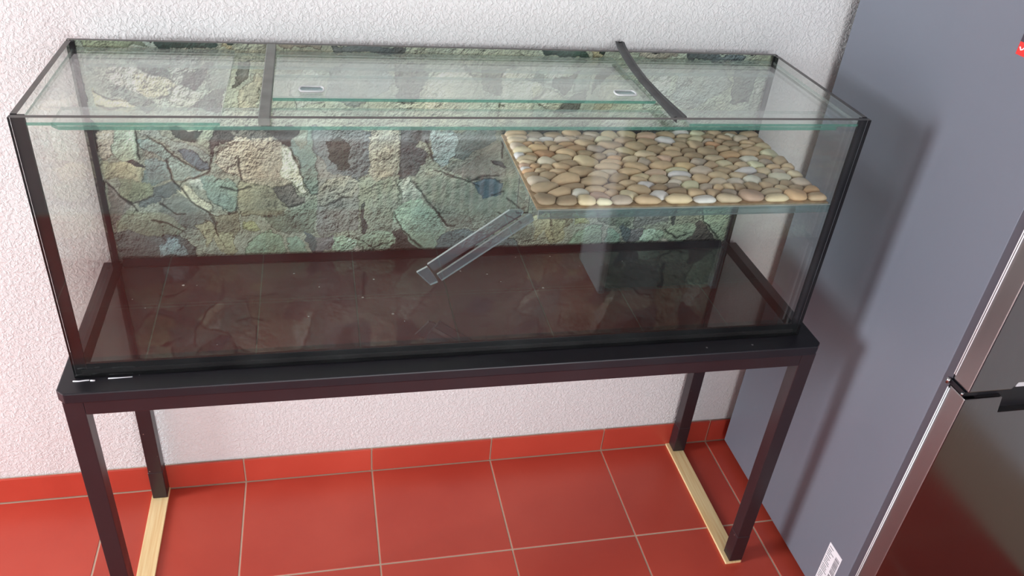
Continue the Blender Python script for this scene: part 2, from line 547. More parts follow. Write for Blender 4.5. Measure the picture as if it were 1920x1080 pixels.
# ---- skirting tiles along the back wall
skirt = struct(box('baseboard_back', (RX0, -0.0065, 0.0), (RX1, -0.0005, 0.081), M_grout))
bm = bmesh.new()
add_box(bm, (-(TP - 2 * g) / 2, -0.0115, 0.0025), ((TP - 2 * g) / 2, -0.005, 0.0843))
bmesh.ops.recalc_face_normals(bm, faces=bm.faces)
bmesh.ops.bevel(bm, geom=bm.edges[:], offset=0.0012, segments=1, affect='EDGES')
sk_me = bpy.data.meshes.new('tile'); bm.normal_update(); bm.to_mesh(sk_me); bm.free()
sk_me.materials.append(M_tile)
for i in range(-14, 7):
    x = TX0 + (i + 0.5) * TP
    if RX0 < x - TP / 2 and x + TP / 2 < RX1:
        o = link('tile', sk_me, skirt)
        o.location = (x, random.uniform(-.0006, .0003), random.uniform(-.0006, .0004))

# ============================================================ fridge
FX0, FX1, FYB, FYF = 1.652, 2.252, -0.040, -0.679
fridge = thing('fridge', 'tall graphite fridge freezer with dark steel doors beside the glass tank', 'fridge')
box('body', (FX0, FYF, 0.03), (FX1, FYB, 1.85), M_fridge, fridge, bevel=0.0018)
box('gasket', (FX0 + 0.0012, FYF - 0.0190, 0.06), (FX1 - 0.0012, FYF - 0.0001, 1.84), M_gasket, fridge)
for fx in (FX0 + 0.05, FX1 - 0.05):
    for fy in (FYB - 0.06, FYF + 0.05):
        tube('foot', [(fx, fy, 0.0), (fx, fy, 0.03)], 0.018, M_black, fridge, n=12)
DY0, DY1 = -0.7465, -0.7015
up = prism('upper_door', [(FX0, 0.8255), (1.752, 0.8255), (1.760, 0.842), (2.148, 0.842), (2.156, 0.8255), (FX1, 0.8255), (FX1, 1.85), (FX0, 1.85)],
           1, DY0, DY1, M_inox, fridge, bevel=0.0025)
lo = prism('lower_door', [(FX0, 0.06), (FX1, 0.06), (FX1, 0.8085), (2.165, 0.8085), (2.157, 0.767), (1.747, 0.767), (1.739, 0.8085), (FX0, 0.8085)],
           1, DY0, DY1, M_inox, fridge, bevel=0.0025)
for d_ in (up, lo):
    d_.data.materials.append(M_inox_side)
    for p in d_.data.polygons:
        if p.normal.x < -0.9:
            p.material_index = 1
box('door_grip', (1.762, DY0 + 0.004, 0.8285), (2.146, DY0 + 0.012, 0.8415), M_glint, fridge)  # white bar paints the reflection in the upper grip recess
box('grip_recess', (1.735, DY0 + 0.016, 0.762), (2.17, DY1 + 0.0005, 0.8415), M_black, fridge)
box('door_gap_strip', (FX0 + 0.003, DY0 + 0.010, 0.8088), (FX1 - 0.003, DY1, 0.8252), M_black, fridge)
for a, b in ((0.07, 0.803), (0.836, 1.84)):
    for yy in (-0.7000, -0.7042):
        tube('edge_glint', [(FX0 - 0.0012, yy, a), (FX0 - 0.0012, yy, b)], 0.0013, M_glint, fridge, n=8)  # white strips paint the window light glinting on chrome door edges
hinge = box('hinge', (FX0 - 0.002, DY0 + 0.006, 0.8118), (FX0 + 0.03, DY1 + 0.008, 0.8222), M_black, fridge, bevel=0.001)
tube('pin', [(FX0 - 0.0055, -0.6975, 0.812), (FX0 - 0.0055, -0.6975, 0.824)], 0.0042, M_metal, hinge, n=12)
tube('pin', [(FX0 - 0.0035, -0.738, 0.814), (FX0 - 0.0035, -0.738, 0.8195)], 0.0025, M_metal, hinge, n=10)
# white barcode sticker low on the side
lab = box('barcode_sticker', (FX0 - 0.0006, -0.6435, 0.045), (FX0 - 0.0001, -0.589, 0.2045), M_label, fridge)
lab['label'] = 'white barcode sticker low on the fridge side'
bm = bmesh.new()
rng = random.Random(3)
z = 0.190
while z > 0.06:
    h = rng.choice([0.0009, 0.0009, 0.0016, 0.0024])
    if not (0.128 < z < 0.133):
        add_box(bm, (FX0 - 0.0009, -0.6405, z - h), (FX0 - 0.0006, -0.6235, z))
    z -= h + rng.choice([0.0011, 0.0016, 0.0022])
from_bm('barcode', bm, M_ink_dark, lab)
bm = bmesh.new()
z = 0.196
for k in range(22):
    w = rng.uniform(0.012, 0.026)
    add_box(bm, (FX0 - 0.0009, -0.5925 - w, z - 0.0022), (FX0 - 0.0006, -0.5925, z))
    z -= 0.0062 if k % 4 else 0.0085
    if z < 0.05:
        break
from_bm('print_lines', bm, M_ink, lab)
# red sticker with a black head and a white swoosh, near the top of the side
rs = box('red_sticker', (FX0 - 0.0006, -0.605, 1.4165), (FX0 - 0.0001, -0.5225, 1.4385), M_red, fridge)
rs['label'] = 'small red and black sticker high on the fridge side'
box('black_band', (FX0 - 0.0006, -0.605, 1.4386), (FX0 - 0.0001, -0.5225, 1.462), M_ink_dark, rs)
tube('white_mark', [(FX0 - 0.0006, -0.5265, 1.4300), (FX0 - 0.0006, -0.5285, 1.4285), (FX0 - 0.0006, -0.5310, 1.4255), (FX0 - 0.0006, -0.5345, 1.4275), (FX0 - 0.0006, -0.5380, 1.4320), (FX0 - 0.0006, -0.5420, 1.4300)], 0.0014, M_label, rs, n=6)
settle(fridge, (1.952, -0.37, 0.0))

# ============================================================ stand
SX0, SX1, SY0, SY1, SS, SZ, SH = -0.0314, 1.5163, -0.4676, -0.0144, 0.0356, 0.7155, 0.0328
FT = 0.0072
stand = thing('tank_stand', 'black steel stand with square legs and a black board carrying the tank', 'stand')
def leg(x0, y0):
    box('leg', (x0, y0, FT + 0.0005), (x0 + SS, y0 + SS, SZ - 0.0002), M_steel, stand, bevel=0.0018)
    s = 0.0007
for x0 in (SX0, SX1 - SS):
    for y0 in (SY0, SY1 - SS):
        leg(x0, y0)
e = 0.0003
for y0 in (SY0, SY1 - SS):
    box('apron_rail', (SX0 + SS + e, y0, SZ - SH), (SX1 - SS - e, y0 + SS, SZ - 0.0002), M_steel, stand, bevel=0.0015)
for x0 in (SX0, SX1 - SS):
    box('side_rail', (x0, SY0 + SS + e, SZ - SH), (x0 + SS, SY1 - SS - e, SZ - 0.0002), M_steel, stand, bevel=0.0015)
bx0, bx1, by0, by1, c = -0.0385, 1.5225, -0.4735, -0.0145, 0.014
prism('board', [(bx0 + c, by0), (bx1 - c, by0), (bx1, by0 + c), (bx1, by1), (bx0, by1), (bx0, by0 + c)], 2, SZ + 0.0004, 0.7398, M_board, stand, bevel=0.003)
def sleeve(x0, y0):
    s = 0.0009
    bm = bmesh.new()
    add_box(bm, (x0 - s, y0 - s, FT + 0.001), (x0 + SS + s, y0 + SS + s, 0.104))
    bmesh.ops.recalc_face_normals(bm, faces=bm.faces)
    bmesh.ops.bevel(bm, geom=bm.edges[:], offset=0.0015, segments=1, affect='EDGES')
    from_bm('foot_sleeve', bm, M_steel, stand)
for x0 in (SX0, SX1 - SS):
    for y0 in (SY0, SY1 - SS):
        sleeve(x0, y0)
settle(stand, ((SX0 + SX1) / 2, (SY0 + SY1) / 2, FT))
tag(box('wooden_strip', (-0.0368, -0.470, 0.0002), (0.0070, -0.012, FT), M_wood, bevel=0.0008), 'pale wooden strip on the red floor tiles under the two legs farthest from the fridge', 'wood strip')
tag(box('wooden_strip', (1.4700, -0.470, 0.0002), (1.5150, -0.012, FT), M_wood, bevel=0.0008), 'pale wooden strip on the red floor tiles under the two legs nearest the fridge', 'wood strip')

# ============================================================ the tank
XL, XR, YF, YB, ZB, ZT = -0.0124, 1.4831, -0.4293, -0.0334, 0.7403, 1.2532
TH = 0.010
tank = thing('aquarium', 'long empty glass aquarium with black silicone seams standing on the black steel stand', 'aquarium')
GM = (M_glass, M_edge_dark, M_silicone)
pane('front_pane', (XL, YF, ZB + 0.0005), (XR, YF + TH, ZT), GM, tank)
pane('back_pane', (XL, YB - TH, ZB + 0.0005), (XR, YB, ZT), GM, tank)
ye0, ye1 = YF + TH + 0.0062, YB - TH - 0.0062
pane('side_pane', (XL, ye0, ZB + 0.0005), (XL + TH, ye1, ZT), GM, tank)
pane('side_pane', (XR - TH, ye0, ZB + 0.0005), (XR, ye1, ZT), GM, tank)
box('bottom_pane', (XL + TH + 0.0004, YF + TH + 0.0004, ZB + 0.0008), (XR - TH - 0.0004, YB - TH - 0.0004, ZB + 0.0115), M_bottom, tank)
# silicone: the four upright corners, the bottom seams
for x0, x1 in ((XL + 0.0004, XL + 0.0205), (XR - 0.0170, XR - 0.0004)):
    box('corner_seam', (x0, YF + TH + 0.0006, ZB + 0.001), (x1, YF + TH + 0.0060, ZT - 0.0006), M_silicone, tank)
for x0, x1 in ((XL + 0.0004, XL + 0.0150), (XR - 0.0115, XR - 0.0004)):
    box('corner_seam', (x0, YB - TH - 0.0060, ZB + 0.001), (x1, YB - TH - 0.0006, ZT - 0.0006), M_silicone, tank)
zf = ZB + 0.0118
def seam(name, pts, axis, lo_, hi_):
    prism(name, pts, axis, lo_, hi_, M_silicone, tank)
xi0, xi1 = XL + TH + 0.0003, XR - TH - 0.0003
yi0, yi1 = ye0, ye1
box('front_seam', (XL + 0.021, YF + TH + 0.0006, ZB + 0.001), (XR - 0.0175, YF + TH + 0.0060, ZB + 0.0245), M_silicone, tank)
seam('bottom_seam', [(yi1 + 0.0061, zf), (yi1 + 0.0061, zf + 0.012), (yi1 - 0.008, zf)], 0, xi0 + 0.013, xi1 - 0.013)
seam('bottom_seam', [(xi0, zf), (xi0, zf + 0.012), (xi0 + 0.012, zf)], 1, yi0, yi1)
seam('bottom_seam', [(xi1, zf), (xi1, zf + 0.012), (xi1 - 0.012, zf)], 1, yi0, yi1)
# glass bracing strips along the long sides, with clipped ends
BZ0, BZ1 = 1.2287, 1.2350
def brace(y0, y1, cl):
    a, b = 0.040, 1.4325
    o = prism('bracing_strip', [(a + cl, y0), (b - cl, y0), (b, y0 + cl * (1 if cl > 0 else 0)), (b, y1), (a, y1), (a, y0 + cl)], 2, BZ0, BZ1, [M_cover, M_edge_soft], tank, side_mat=1)
    for p in o.data.polygons:
        if p.normal.y < -0.5:
            p.material_index = 2
    o.data.materials.append(M_edge)
brace(YF + TH + 0.0003, -0.337, 0.013)
a, b, cl = 0.030, 1.440, 0.013
prism('bracing_strip', [(a, -0.122), (b, -0.122), (b, YB - TH - 0.0003 - cl), (b - cl, YB - TH - 0.0003), (a + cl, YB - TH - 0.0003), (a, YB - TH - 0.0003 - cl)], 2, BZ0, BZ1, [M_cover, M_edge_soft], tank, side_mat=1)
# dried silicone smears on the board along the front corner of the tank
settle(tank, ((XL + XR) / 2, (YF + YB) / 2, ZB))
def smear(pts, r):
    o = tube('silicone_smear', pts, r, M_label, stand, n=6)
    o.matrix_parent_inverse = Matrix.Translation(stand.location).inverted()
smear([(-0.014, -0.4375, 0.7403), (-0.004, -0.4385, 0.7404), (0.008, -0.4370, 0.7403), (0.014, -0.4368, 0.7402)], 0.0014)
smear([(0.016, -0.4385, 0.7403), (0.024, -0.4392, 0.7404)], 0.0016)
smear([(0.046, -0.4350, 0.7402), (0.062, -0.4352, 0.7403), (0.088, -0.4344, 0.7402)], 0.0011)

# ---- rock picture glued behind the back pane
# outlines in cm on the sheet: colour (r, g, b) then x,z pairs
ROCKS = [
(128,132,120,0.9,107.1,92.5,107.2,96,72.9,-2.6,75.3),
(176,162,146,0.7,106.2,3.3,106.4,4.4,101.8,0.9,99.4,0.3,101.2),
(152,165,146,3.4,107.1,8,107.1,7.6,102.1,7.9,99.9,4.5,99.3,3.3,101.8),
(120,140,135,7.8,105,10.4,104.5,12.3,102.9,14.1,100.7,16.5,98.9,19.4,97.3,18.8,96.6,14.9,98.9,13,99.9,10,101.1,7.9,102.6),
(130,138,132,8.2,107.1,12.9,107.1,13.2,105.3,15.6,104,17.1,103.5,19.8,101.7,22.1,100,21.6,97.6,19.6,97.6,17.1,99.2,14.2,101.7,12.3,104.1,10.1,105),
(92,106,118,15.3,101.7,18.4,101.3,21.4,99.2,21.6,97.6,19.3,97.7,16.6,99.6),
(70,78,75,15,107.1,21,107.1,19.4,103.7,16.7,104,15.7,104.9),
(138,146,130,21,107.1,23.8,107.1,21.8,101,19.6,103.5),
(84,80,80,23.8,107.1,26.8,107.1,24.2,103.5,22.2,99.5,21.8,100.8),
(110,130,130,9.3,99.9,13,99.9,13.6,95.5,11.1,94.3,8.9,93.4,8.2,95,8.7,98.7),
(126,144,140,13.2,99.9,16.5,98.4,19,96.6,17.8,95.4,14.9,94.5,14,95.5),
(152,150,124,0.6,99.4,4,99.6,6.5,98.7,8.6,97.7,8,95,3.3,95.3,0.2,95.1),
(80,76,78,4.8,99.7,7.1,99.6,8.7,97.9,6.4,98.2),
(120,130,106,3.3,95.3,8.6,94.9,9.7,93.4,9.1,91.4,6.9,90.9,5.1,89.9,2.8,91.9),
(112,108,105,0.2,95.1,2.8,91.9,5.1,89.9,3.8,88,0.3,83.4,-0.1,87.4),
(92,104,108,9.3,93,14.4,94.9,15.1,93.3,12.9,91.7,10.5,89.8,6.3,89.2,7.2,90.6,9.3,91.2),
(152,156,146,16.6,95.1,19.4,95.2,20.8,93.5,19.6,92.5,17.5,93.3),
(162,160,140,14.2,92.9,16.4,93.6,18.4,92,21.5,89.6,21,86.6,19.6,87.6,17.1,89.9,15.6,91),
(114,136,128,19.4,96.1,22.2,96.6,25.4,95.3,26.8,92.7,26.6,88.1,24.1,87.5,22,88.9,20.2,92.8),
(112,118,112,16.1,91,20.6,86.6,20.8,82.8,15.2,83,10.2,87.2,10.5,89.5,13.5,91.7),
(120,126,108,3.8,88.4,10.2,87.4,15.2,83,12.7,81,3,83.1,1,84.1),
(94,100,100,0,83.4,3,83.1,12.7,81,16.2,77.4,16.2,74.3,-1.1,74.6),
(112,132,138,8.5,79.5,12.1,80.8,13.9,77.5,14.2,75.5,10.7,76.2,8.5,75.3),
(120,118,100,21.2,86.9,26.6,87.8,27,82.4,25.7,79.9,21.3,82.8),
(142,138,112,16.7,84.3,20.1,84.9,21.1,83.5,23.8,76,22.4,75.8,20,80.8,18.8,77.3,17.8,81.5),
(138,136,108,21.3,82.8,25.4,82.7,26,77,23.7,75.4,22.7,79.3),
(158,148,132,22.5,99.2,26.5,104.4,28,105.3,34.5,104.9,36.6,103.4,38.7,101.6,40.2,98.4,40.3,95.1,38.2,93.8,34.8,93,30.8,93,29.1,93.3,26.6,96,24,97.3),
(128,126,106,27,94,34.8,93.2,38.2,93.7,40.3,89.4,37.9,88.5,36.7,86.5,32.5,85,27.4,86.1,26.5,88.8),
(104,101,98,34.4,93,38.2,93.7,40.7,89.1,37.9,88.1,36.1,89.9),
(174,176,156,36.7,103.2,38.7,101.2,40.2,97.7,40.4,93.8,41.4,90.7,40.1,91.3,38.2,93.8,36.2,95.8),
(78,74,74,23.8,107.1,41.3,107.1,39.6,103.4,38.2,102.4,35.6,104.4,33.5,105.9,28.5,105.2,26.5,104.4,24.4,103.2),
(112,110,104,27.1,105.9,33.5,106.4,35,104.9,30.6,104.4,28,104.9),
(114,132,126,39.6,104.4,43.5,107.1,44.2,99.6,43.6,90.7,41.6,91.1,40.2,94.5,40.2,99,38.5,102.3),
(136,142,130,39.4,104.4,42.3,106.5,42.8,104.4,41,102.2),
(110,120,106,32.5,85,37.2,86.5,40.6,88.6,43.5,90.4,43.1,80.7,39.3,80.9,34.6,82.1),
(140,144,106,27.3,84.7,30.1,84.2,31.7,81.9,27.6,82.1),
(118,140,120,27.3,75.6,28.5,79.1,31,81.1,33.4,82.2,35.7,81,36.8,75.9,29.4,75.2),
(114,140,126,36.9,80.7,39.2,80.2,41.4,75.9,37.2,75.2),
(84,98,104,40.8,81.4,43.1,80,42.7,75.8,40.6,78.7),
(108,116,122,43.5,107.1,55.3,107.1,55.2,95.6,53.1,93.6,45.9,97,43.9,99.6),
(122,121,119,44,100.9,47,97,51.7,95,53.3,91.6,53.1,81.9,44.1,79.9,43.1,86.4),
(138,135,126,46.4,95,51.1,95.9,53.1,93,51.6,90.6,49.2,90.9,46.2,87.9,43.4,88,43.9,93.1),
(78,80,78,45.9,104.4,48.7,105.1,51.2,102.4,50.8,98,49.4,97,46.7,99.9),
(152,145,130,55.3,107.1,61.7,107.1,62.6,100.8,61.4,95.5,57.6,93.4,55,96.6),
(128,132,118,53.1,94.3,55.2,96.2,57.8,93.2,61.8,94.8,62.5,88.7,61.5,85.9,60.7,81.6,53.9,80.4,53,86.1),
(78,80,80,53.6,88.2,54.9,88.8,54.8,80.4,54,79.5),
(90,92,96,62,107.1,69.9,107.1,68.4,99.4,64.8,94.8,62.2,94.2,62.6,100.8),
(142,142,126,66.2,104.2,69,103.3,69.8,100.4,65.7,102),
(130,146,152,69.6,107.1,76.6,105.9,75.1,101.3,71.9,97.8,69.6,100.1),
(104,116,118,74.9,105.9,83.9,106.5,83.8,103.8,77,99.3,74.4,100),
(126,126,118,71.9,97.8,77,99.3,83.8,103.8,86.3,99.3,87.7,93.5,80.4,94.4,77.2,95.3,74,96),
(88,90,96,82.6,99.3,86.3,99,87.1,97.6,83.9,97.9),
(134,137,124,64.8,94.8,68.4,98.1,72.8,97,78.4,95,79.8,93.2,82,89.4,79,85.5,72.6,86.3,67.4,90.7),
(146,150,142,62,93.5,64.6,95.5,67.4,90.7,66.2,87.5,63.2,88.7),
(84,106,124,79.8,93.9,82.9,94.7,86.8,93.4,86.6,90.7,83.3,89.4,80.6,90.8),
(122,128,116,82,89.4,87,90.7,87.7,93.5,94.6,86.6,95.6,77.6,87.4,77.8,79.3,81.1,78.7,85.5),
(118,122,112,67.4,90.2,72.6,85.9,79,85.2,79.8,80.8,75.3,81.9,71.6,84.9),
(132,150,132,61,86.2,63.5,88.4,67.2,89.7,71.1,85.4,74,82,71,75.4,68.4,75.8,64.9,78.9,62.3,82.3),
(92,108,112,70.9,79.1,75.3,81.5,81.9,80.1,90.8,77.7,93.9,73.3,69.2,72.4,70.7,75.4),
(84,77,74,60.7,81.6,62.3,81.9,65.2,78.3,68.4,75.5,68.9,72.4,58.8,72.8,58.2,75.1),
(136,160,143,46.7,79.2,49.6,80.1,52.8,78.3,51.8,76.1,48.8,75.3,46.1,76.3),
(122,136,118,52.4,79.3,56.4,81.5,60.7,81.4,61.1,78.4,57.6,74.7,55.1,75.4,52.3,77.3),
(165,160,150,51.3,74.9,52.8,76.6,55,74.6,52.3,74.3),
(108,106,112,43.1,79.9,47.1,80,46.4,76.3,42.7,75.6),
(150,156,140,-1,125.5,29.3,125.2,90.6,125.9,92.5,107.4,45.1,107.1,0.7,107.1),
(175,176,160,4.6,118.3,7.4,120.4,9.8,120.2,12,118.7,15.6,117.8,16.5,117.1,14,115.6,10.7,113.2,7.4,114.8,4.8,117),
(182,176,136,9.9,118.1,15.3,117.7,17,116.2,14.3,113.8,10.5,113.3,9,115),
(158,160,150,17.9,121.7,22.1,122,19.7,118.7,18.1,117.1,16.2,117.8),
(112,110,104,18.5,119,21.8,119.6,24.2,121,23.2,117.4,20.8,115.6,18.2,116.5),
(186,178,140,1.3,115,3.8,113.6,7.6,112.6,9.5,110.8,7.2,110,3.9,111.1,2,111.6),
(120,130,120,5.2,116.3,7.9,114.8,11.2,113,13.5,111.7,11.3,110.3,9,111.7,5.3,113.9),
(168,166,146,17,116.5,18.6,115.7,22.3,115.2,19.4,111.2,14.9,112.6,14.6,113.8),
(110,110,104,18.7,110.8,22.6,115,26.3,115.8,25,110.6),
(138,148,138,24.2,121,27.9,121.7,26.8,115.8,22.8,115.4,23.4,117.4),
(110,112,102,28.9,120.8,32,121.8,30.1,117.5,27.5,115.2),
(160,158,138,29.7,115.8,32.8,118.7,34,117.6,32.8,111.2,28,111.2),
(110,124,112,8,121.3,16.1,119.8,16.2,117.9,12.1,118.8,9.8,120.4),
(58,88,78,14,125.6,25.3,125.3,25.6,123.8,15.2,123.8),
(170,158,122,26.3,125.7,29.3,125.6,28.3,123.4,26.3,123.6),
(58,78,70,27.7,125.8,29.1,125.4,28.8,124.3,27.8,124.3),
(130,140,110,0.1,125.5,11.5,125.4,12.8,124,1.6,123.5),
(150,138,124,37.5,125.6,45.9,125.4,46.3,123.8,37.4,124.1),
(96,104,108,48,125.2,63.2,125.1,63.2,123.5,49,123.4),
(160,164,154,42.4,120,45.6,118.9,46.5,113.1,40.9,111.3,39.6,116.5),
(140,146,142,47.8,120.6,58.8,121.4,61,116.8,52,111.4,47.1,114.3),
(116,120,112,61,120.8,67.7,121.6,66.8,113.3,61.6,113.2),
(165,166,152,67.8,118.1,75.8,121.1,79.5,117,76.3,110.3,68,110.8),
(122,128,112,79.2,121.8,86.2,121.9,84.4,114.7,80.2,115.8),
(172,172,152,84.6,120.7,91.1,120.8,92.4,108.4,83.7,109)]
CRACKS = [
(8.2,107.1,7.6,102.1,7.9,99.9),
(13,99.9,13.6,95.5,14.8,93.8),
(10.1,105,12.4,103.3,14.3,100.8,17.1,98.8,19.7,97.3,21.9,97.8),
(0.1,94.8,2.8,91.9,5,89.2,5.7,87.9),
(8.5,85.6,11.4,84.2,14.5,82.2),
(2.8,91.7,5.1,89.6,9.3,91.4),
(19.6,87.6,20.9,86.2,21.6,81.4),
(38.7,102.2,39.5,99.6),
(40.6,89.1,37.9,88.1,36.2,88.7),
(22,99.8,21.6,97.3,19.4,96.1,18,95.3,16,94.6,14.8,93.3),
(66.1,92.5,68.3,89.7,71.6,85.4,74,82.7,75.9,82.4),
(70.3,97,74.7,95.3,79.1,93.9,81.1,92.5),
(68.2,104.3,69.8,99.4),
(61.3,86.2,62.8,81.6,67.8,76.7),
(44.4,88,47.4,88.7,49.2,90.6,52.2,90.8),
(52.4,79.3,56.3,76.7,60.7,78.7),
(78.5,93.9,81.6,95.2,85.4,95.2),
(12,118.7,15.6,117.8,16.5,117.1),
(13.1,113.3,15.7,114.4,16.9,116),
(1.6,114.7,4.7,113.2,7.6,112.6),
(2,112.1,4.4,111.1,6.9,111.3),
(4.6,118.3,6.2,118.7,7.4,120.4),
(27.7,99.8,27.8,94.7),
(23.6,93.4,26.2,92.1,29.7,93.1),
(15.3,93.3,17.1,89.9,21,86.6),
(10.5,89.5,13.4,86.8,15.1,87),
(24.1,87.1,25.8,87.1,26.5,88.1)]
ROCKS = [(r[0], r[1], r[2]) + tuple((r[k], r[k + 1]) for k in range(3, len(r), 2)) for r in ROCKS]
CRACKS = [[(c_[k], c_[k + 1]) for k in range(0, len(c_), 2)] for c_ in CRACKS]

def poster():
    W, H = 1300, 446
    x0, x1, z0, z1 = XL + 0.003, XR - 0.003, ZB + 0.003, ZT - 0.001
    xs = np.linspace(x0, x1, W) * 100
    zs = np.linspace(z0, z1, H) * 100
    X, Z = np.meshgrid(xs, zs)
    rs_ = np.random.RandomState(11)
    def noise(cell):
        nx, nz = int((xs[-1] - xs[0]) / cell) + 3, int((zs[-1] - zs[0]) / cell) + 3
        gdt = rs_.rand(nz, nx)
        fx, fz = (X - xs[0]) / cell, (Z - zs[0]) / cell
        ix, iz = fx.astype(int), fz.astype(int)
        tx, tz = fx - ix, fz - iz
        tx, tz = tx * tx * (3 - 2 * tx), tz * tz * (3 - 2 * tz)
        return (gdt[iz, ix] * (1 - tx) + gdt[iz, ix + 1] * tx) * (1 - tz) + (gdt[iz + 1, ix] * (1 - tx) + gdt[iz + 1, ix + 1] * tx) * tz - 0.5
    def fbm(cell, octs, fall=0.55):
        a, s = 1.0, 0
        for k in range(octs):
            s = s + a * noise(cell / 2 ** k)
            a *= fall
        return s
    wx, wz = fbm(4, 6, 0.62) * 1.3, fbm(4, 6, 0.62) * 1.3
    PX, PZ = X + wx, Z + wz
    img = np.zeros((H, W, 3))
    idm = np.zeros((H, W), int)
    edge = np.ones((H, W)) * 9.0
    lin = lambda c: np.where(np.array(c) / 255 <= 0.04045, np.array(c) / 255 / 12.92, ((np.array(c) / 255 + 0.055) / 1.055) ** 2.4)
    def inside(px, pz, pts):
        r = np.zeros(px.shape, bool)
        n = len(pts)
        for i in range(n):
            (ax_, az_), (bx_, bz_) = pts[i], pts[(i + 1) % n]
            if az_ == bz_:
                continue
            cond = ((az_ > pz) != (bz_ > pz)) & (px < (bx_ - ax_) * (pz - az_) / (bz_ - az_) + ax_)
            r ^= cond
        return r
    def segdist(px, pz, a_, b_):
        d = np.array(b_) - np.array(a_)
        t = np.clip(((px - a_[0]) * d[0] + (pz - a_[1]) * d[1]) / (d @ d + 1e-9), 0, 1)
        return np.hypot(px - a_[0] - t * d[0], pz - a_[1] - t * d[1])
    PERIOD = 77.7
    cid = 0
    for off in (PERIOD, 0.0):
        for (r, gg, bb, *pts) in ROCKS:
            P = [(p[0] + off, p[1]) for p in pts]
            big = max(p[0] for p in P) - min(p[0] for p in P) > 60
            cid += 1
            msk = inside(PX, PZ, P)
            if off > 0:
                msk &= X > 84
            if not msk.any():
                continue
            mean_ = (r + gg + bb) / 3
            base_ = np.array([120, 132, 124]) * mean_ / 125
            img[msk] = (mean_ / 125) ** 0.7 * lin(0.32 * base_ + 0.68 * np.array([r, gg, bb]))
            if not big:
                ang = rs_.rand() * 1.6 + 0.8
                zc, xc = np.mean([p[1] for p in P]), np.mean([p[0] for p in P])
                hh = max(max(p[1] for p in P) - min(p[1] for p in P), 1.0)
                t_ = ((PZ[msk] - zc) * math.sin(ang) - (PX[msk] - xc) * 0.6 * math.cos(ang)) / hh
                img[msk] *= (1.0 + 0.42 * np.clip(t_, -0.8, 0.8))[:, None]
            idm[msk] = cid
            if not big:
                lx, hx = min(p[0] for p in P) - 3, max(p[0] for p in P) + 3
                lz, hz = min(p[1] for p in P) - 3, max(p[1] for p in P) + 3
                j0, j1 = np.searchsorted(xs, lx), np.searchsorted(xs, hx)
                i0, i1 = np.searchsorted(zs, lz), np.searchsorted(zs, hz)
                sub = (slice(i0, i1), slice(j0, j1))
                if i1 > i0 and j1 > j0:
                    dd = np.full((i1 - i0, j1 - j0), 9.0)
                    for k in range(len(P)):
                        dd = np.minimum(dd, segdist(PX[sub], PZ[sub], P[k], P[(k + 1) % len(P)]))
                    ms = msk[sub]
                    edge[sub] = np.where(ms, dd, np.minimum(edge[sub], dd + 0.35))
    # grain: printed relief of the rock, lit from the upper left
    hgt = fbm(2.2, 6, 0.68)
    gz, gx = np.gradient(hgt)
    relief = (gx * 0.7 - gz * 1.0)
    relief /= relief.std() + 1e-9
    soft = fbm(9, 4, 0.6)
    rough_patch = np.clip(0.45 + 1.6 * fbm(14, 2), 0.06, 1.0)
    fine = fbm(1.0, 4, 0.9)
    fg = np.gradient(fine)
    fr = fg[1] * 0.6 - fg[0]
    fr /= fr.std() + 1e-9
    val = 1.0 + 0.32 * np.clip(relief, -2.2, 2.2) * rough_patch + 0.36 * np.clip(fr, -2, 2) * (0.35 + 0.65 * rough_patch) + 0.42 * soft
    # pits
    pit = fbm(0.9, 3, 0.7)
    val -= 0.55 * np.clip(pit - 0.42, 0, 0.5) / 0.3 * rough_patch
    # crevices round every stone, lighter just inside
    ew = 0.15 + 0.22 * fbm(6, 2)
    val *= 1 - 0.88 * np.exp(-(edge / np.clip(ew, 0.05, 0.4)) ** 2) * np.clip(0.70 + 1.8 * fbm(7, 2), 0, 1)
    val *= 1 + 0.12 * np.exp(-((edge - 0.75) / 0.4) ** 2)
    for off in (PERIOD, 0.0):
        for pts in CRACKS:
            P = [(p[0] + off, p[1]) for p in pts]
            if off > 0 and max(p[0] for p in P) < 84:
                continue
            d = np.full(X.shape, 9.0)
            for k in range(len(P) - 1):
                d = np.minimum(d, segdist(X + wx * 0.5, Z + wz * 0.5, P[k], P[k + 1]))
            if off > 0:
                d = np.where(X > 84, d, 9)
            val *= 1 - 0.86 * np.exp(-(d / np.clip(0.20 + 0.22 * fbm(5, 2), 0.07, 0.4)) ** 2)
            val *= 1 + 0.15 * np.exp(-((d - 0.6) / 0.25) ** 2)
    # random finer cracks by zero lines of noise
    fl = fbm(11, 4, 0.6)
    val *= 1 - 0.55 * np.exp(-(np.abs(fl) / 0.010) ** 2) * (fbm(8, 2) > 0.02)
    for cell, wd in ((7, 0.012), (4.5, 0.016), (16, 0.007)):
        fl = fbm(cell, 5, 0.6)
        val *= 1 - 0.6 * np.exp(-(np.abs(fl) / wd) ** 2) * (fbm(7, 2) > 0.10)
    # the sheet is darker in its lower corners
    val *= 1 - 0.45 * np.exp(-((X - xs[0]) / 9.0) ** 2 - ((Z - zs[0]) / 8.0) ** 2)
    hue = fbm(10, 3)[..., None] * np.array([0.10, 0.0, -0.12]) + fbm(4, 3)[..., None] * np.array([0.05, 0.0, -0.05])
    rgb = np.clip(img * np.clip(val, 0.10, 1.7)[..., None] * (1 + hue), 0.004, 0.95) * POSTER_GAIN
    rgb = np.clip(rgb, 0, 0.95)
    # dim margin at the very ends of the sheet
    verts = np.zeros((H, W, 3))
    verts[..., 0] = X / 100; verts[..., 1] = YB + 0.0012; verts[..., 2] = Z / 100
    me = bpy.data.meshes.new('rock_poster')
    idx = np.arange(H * W).reshape(H, W)
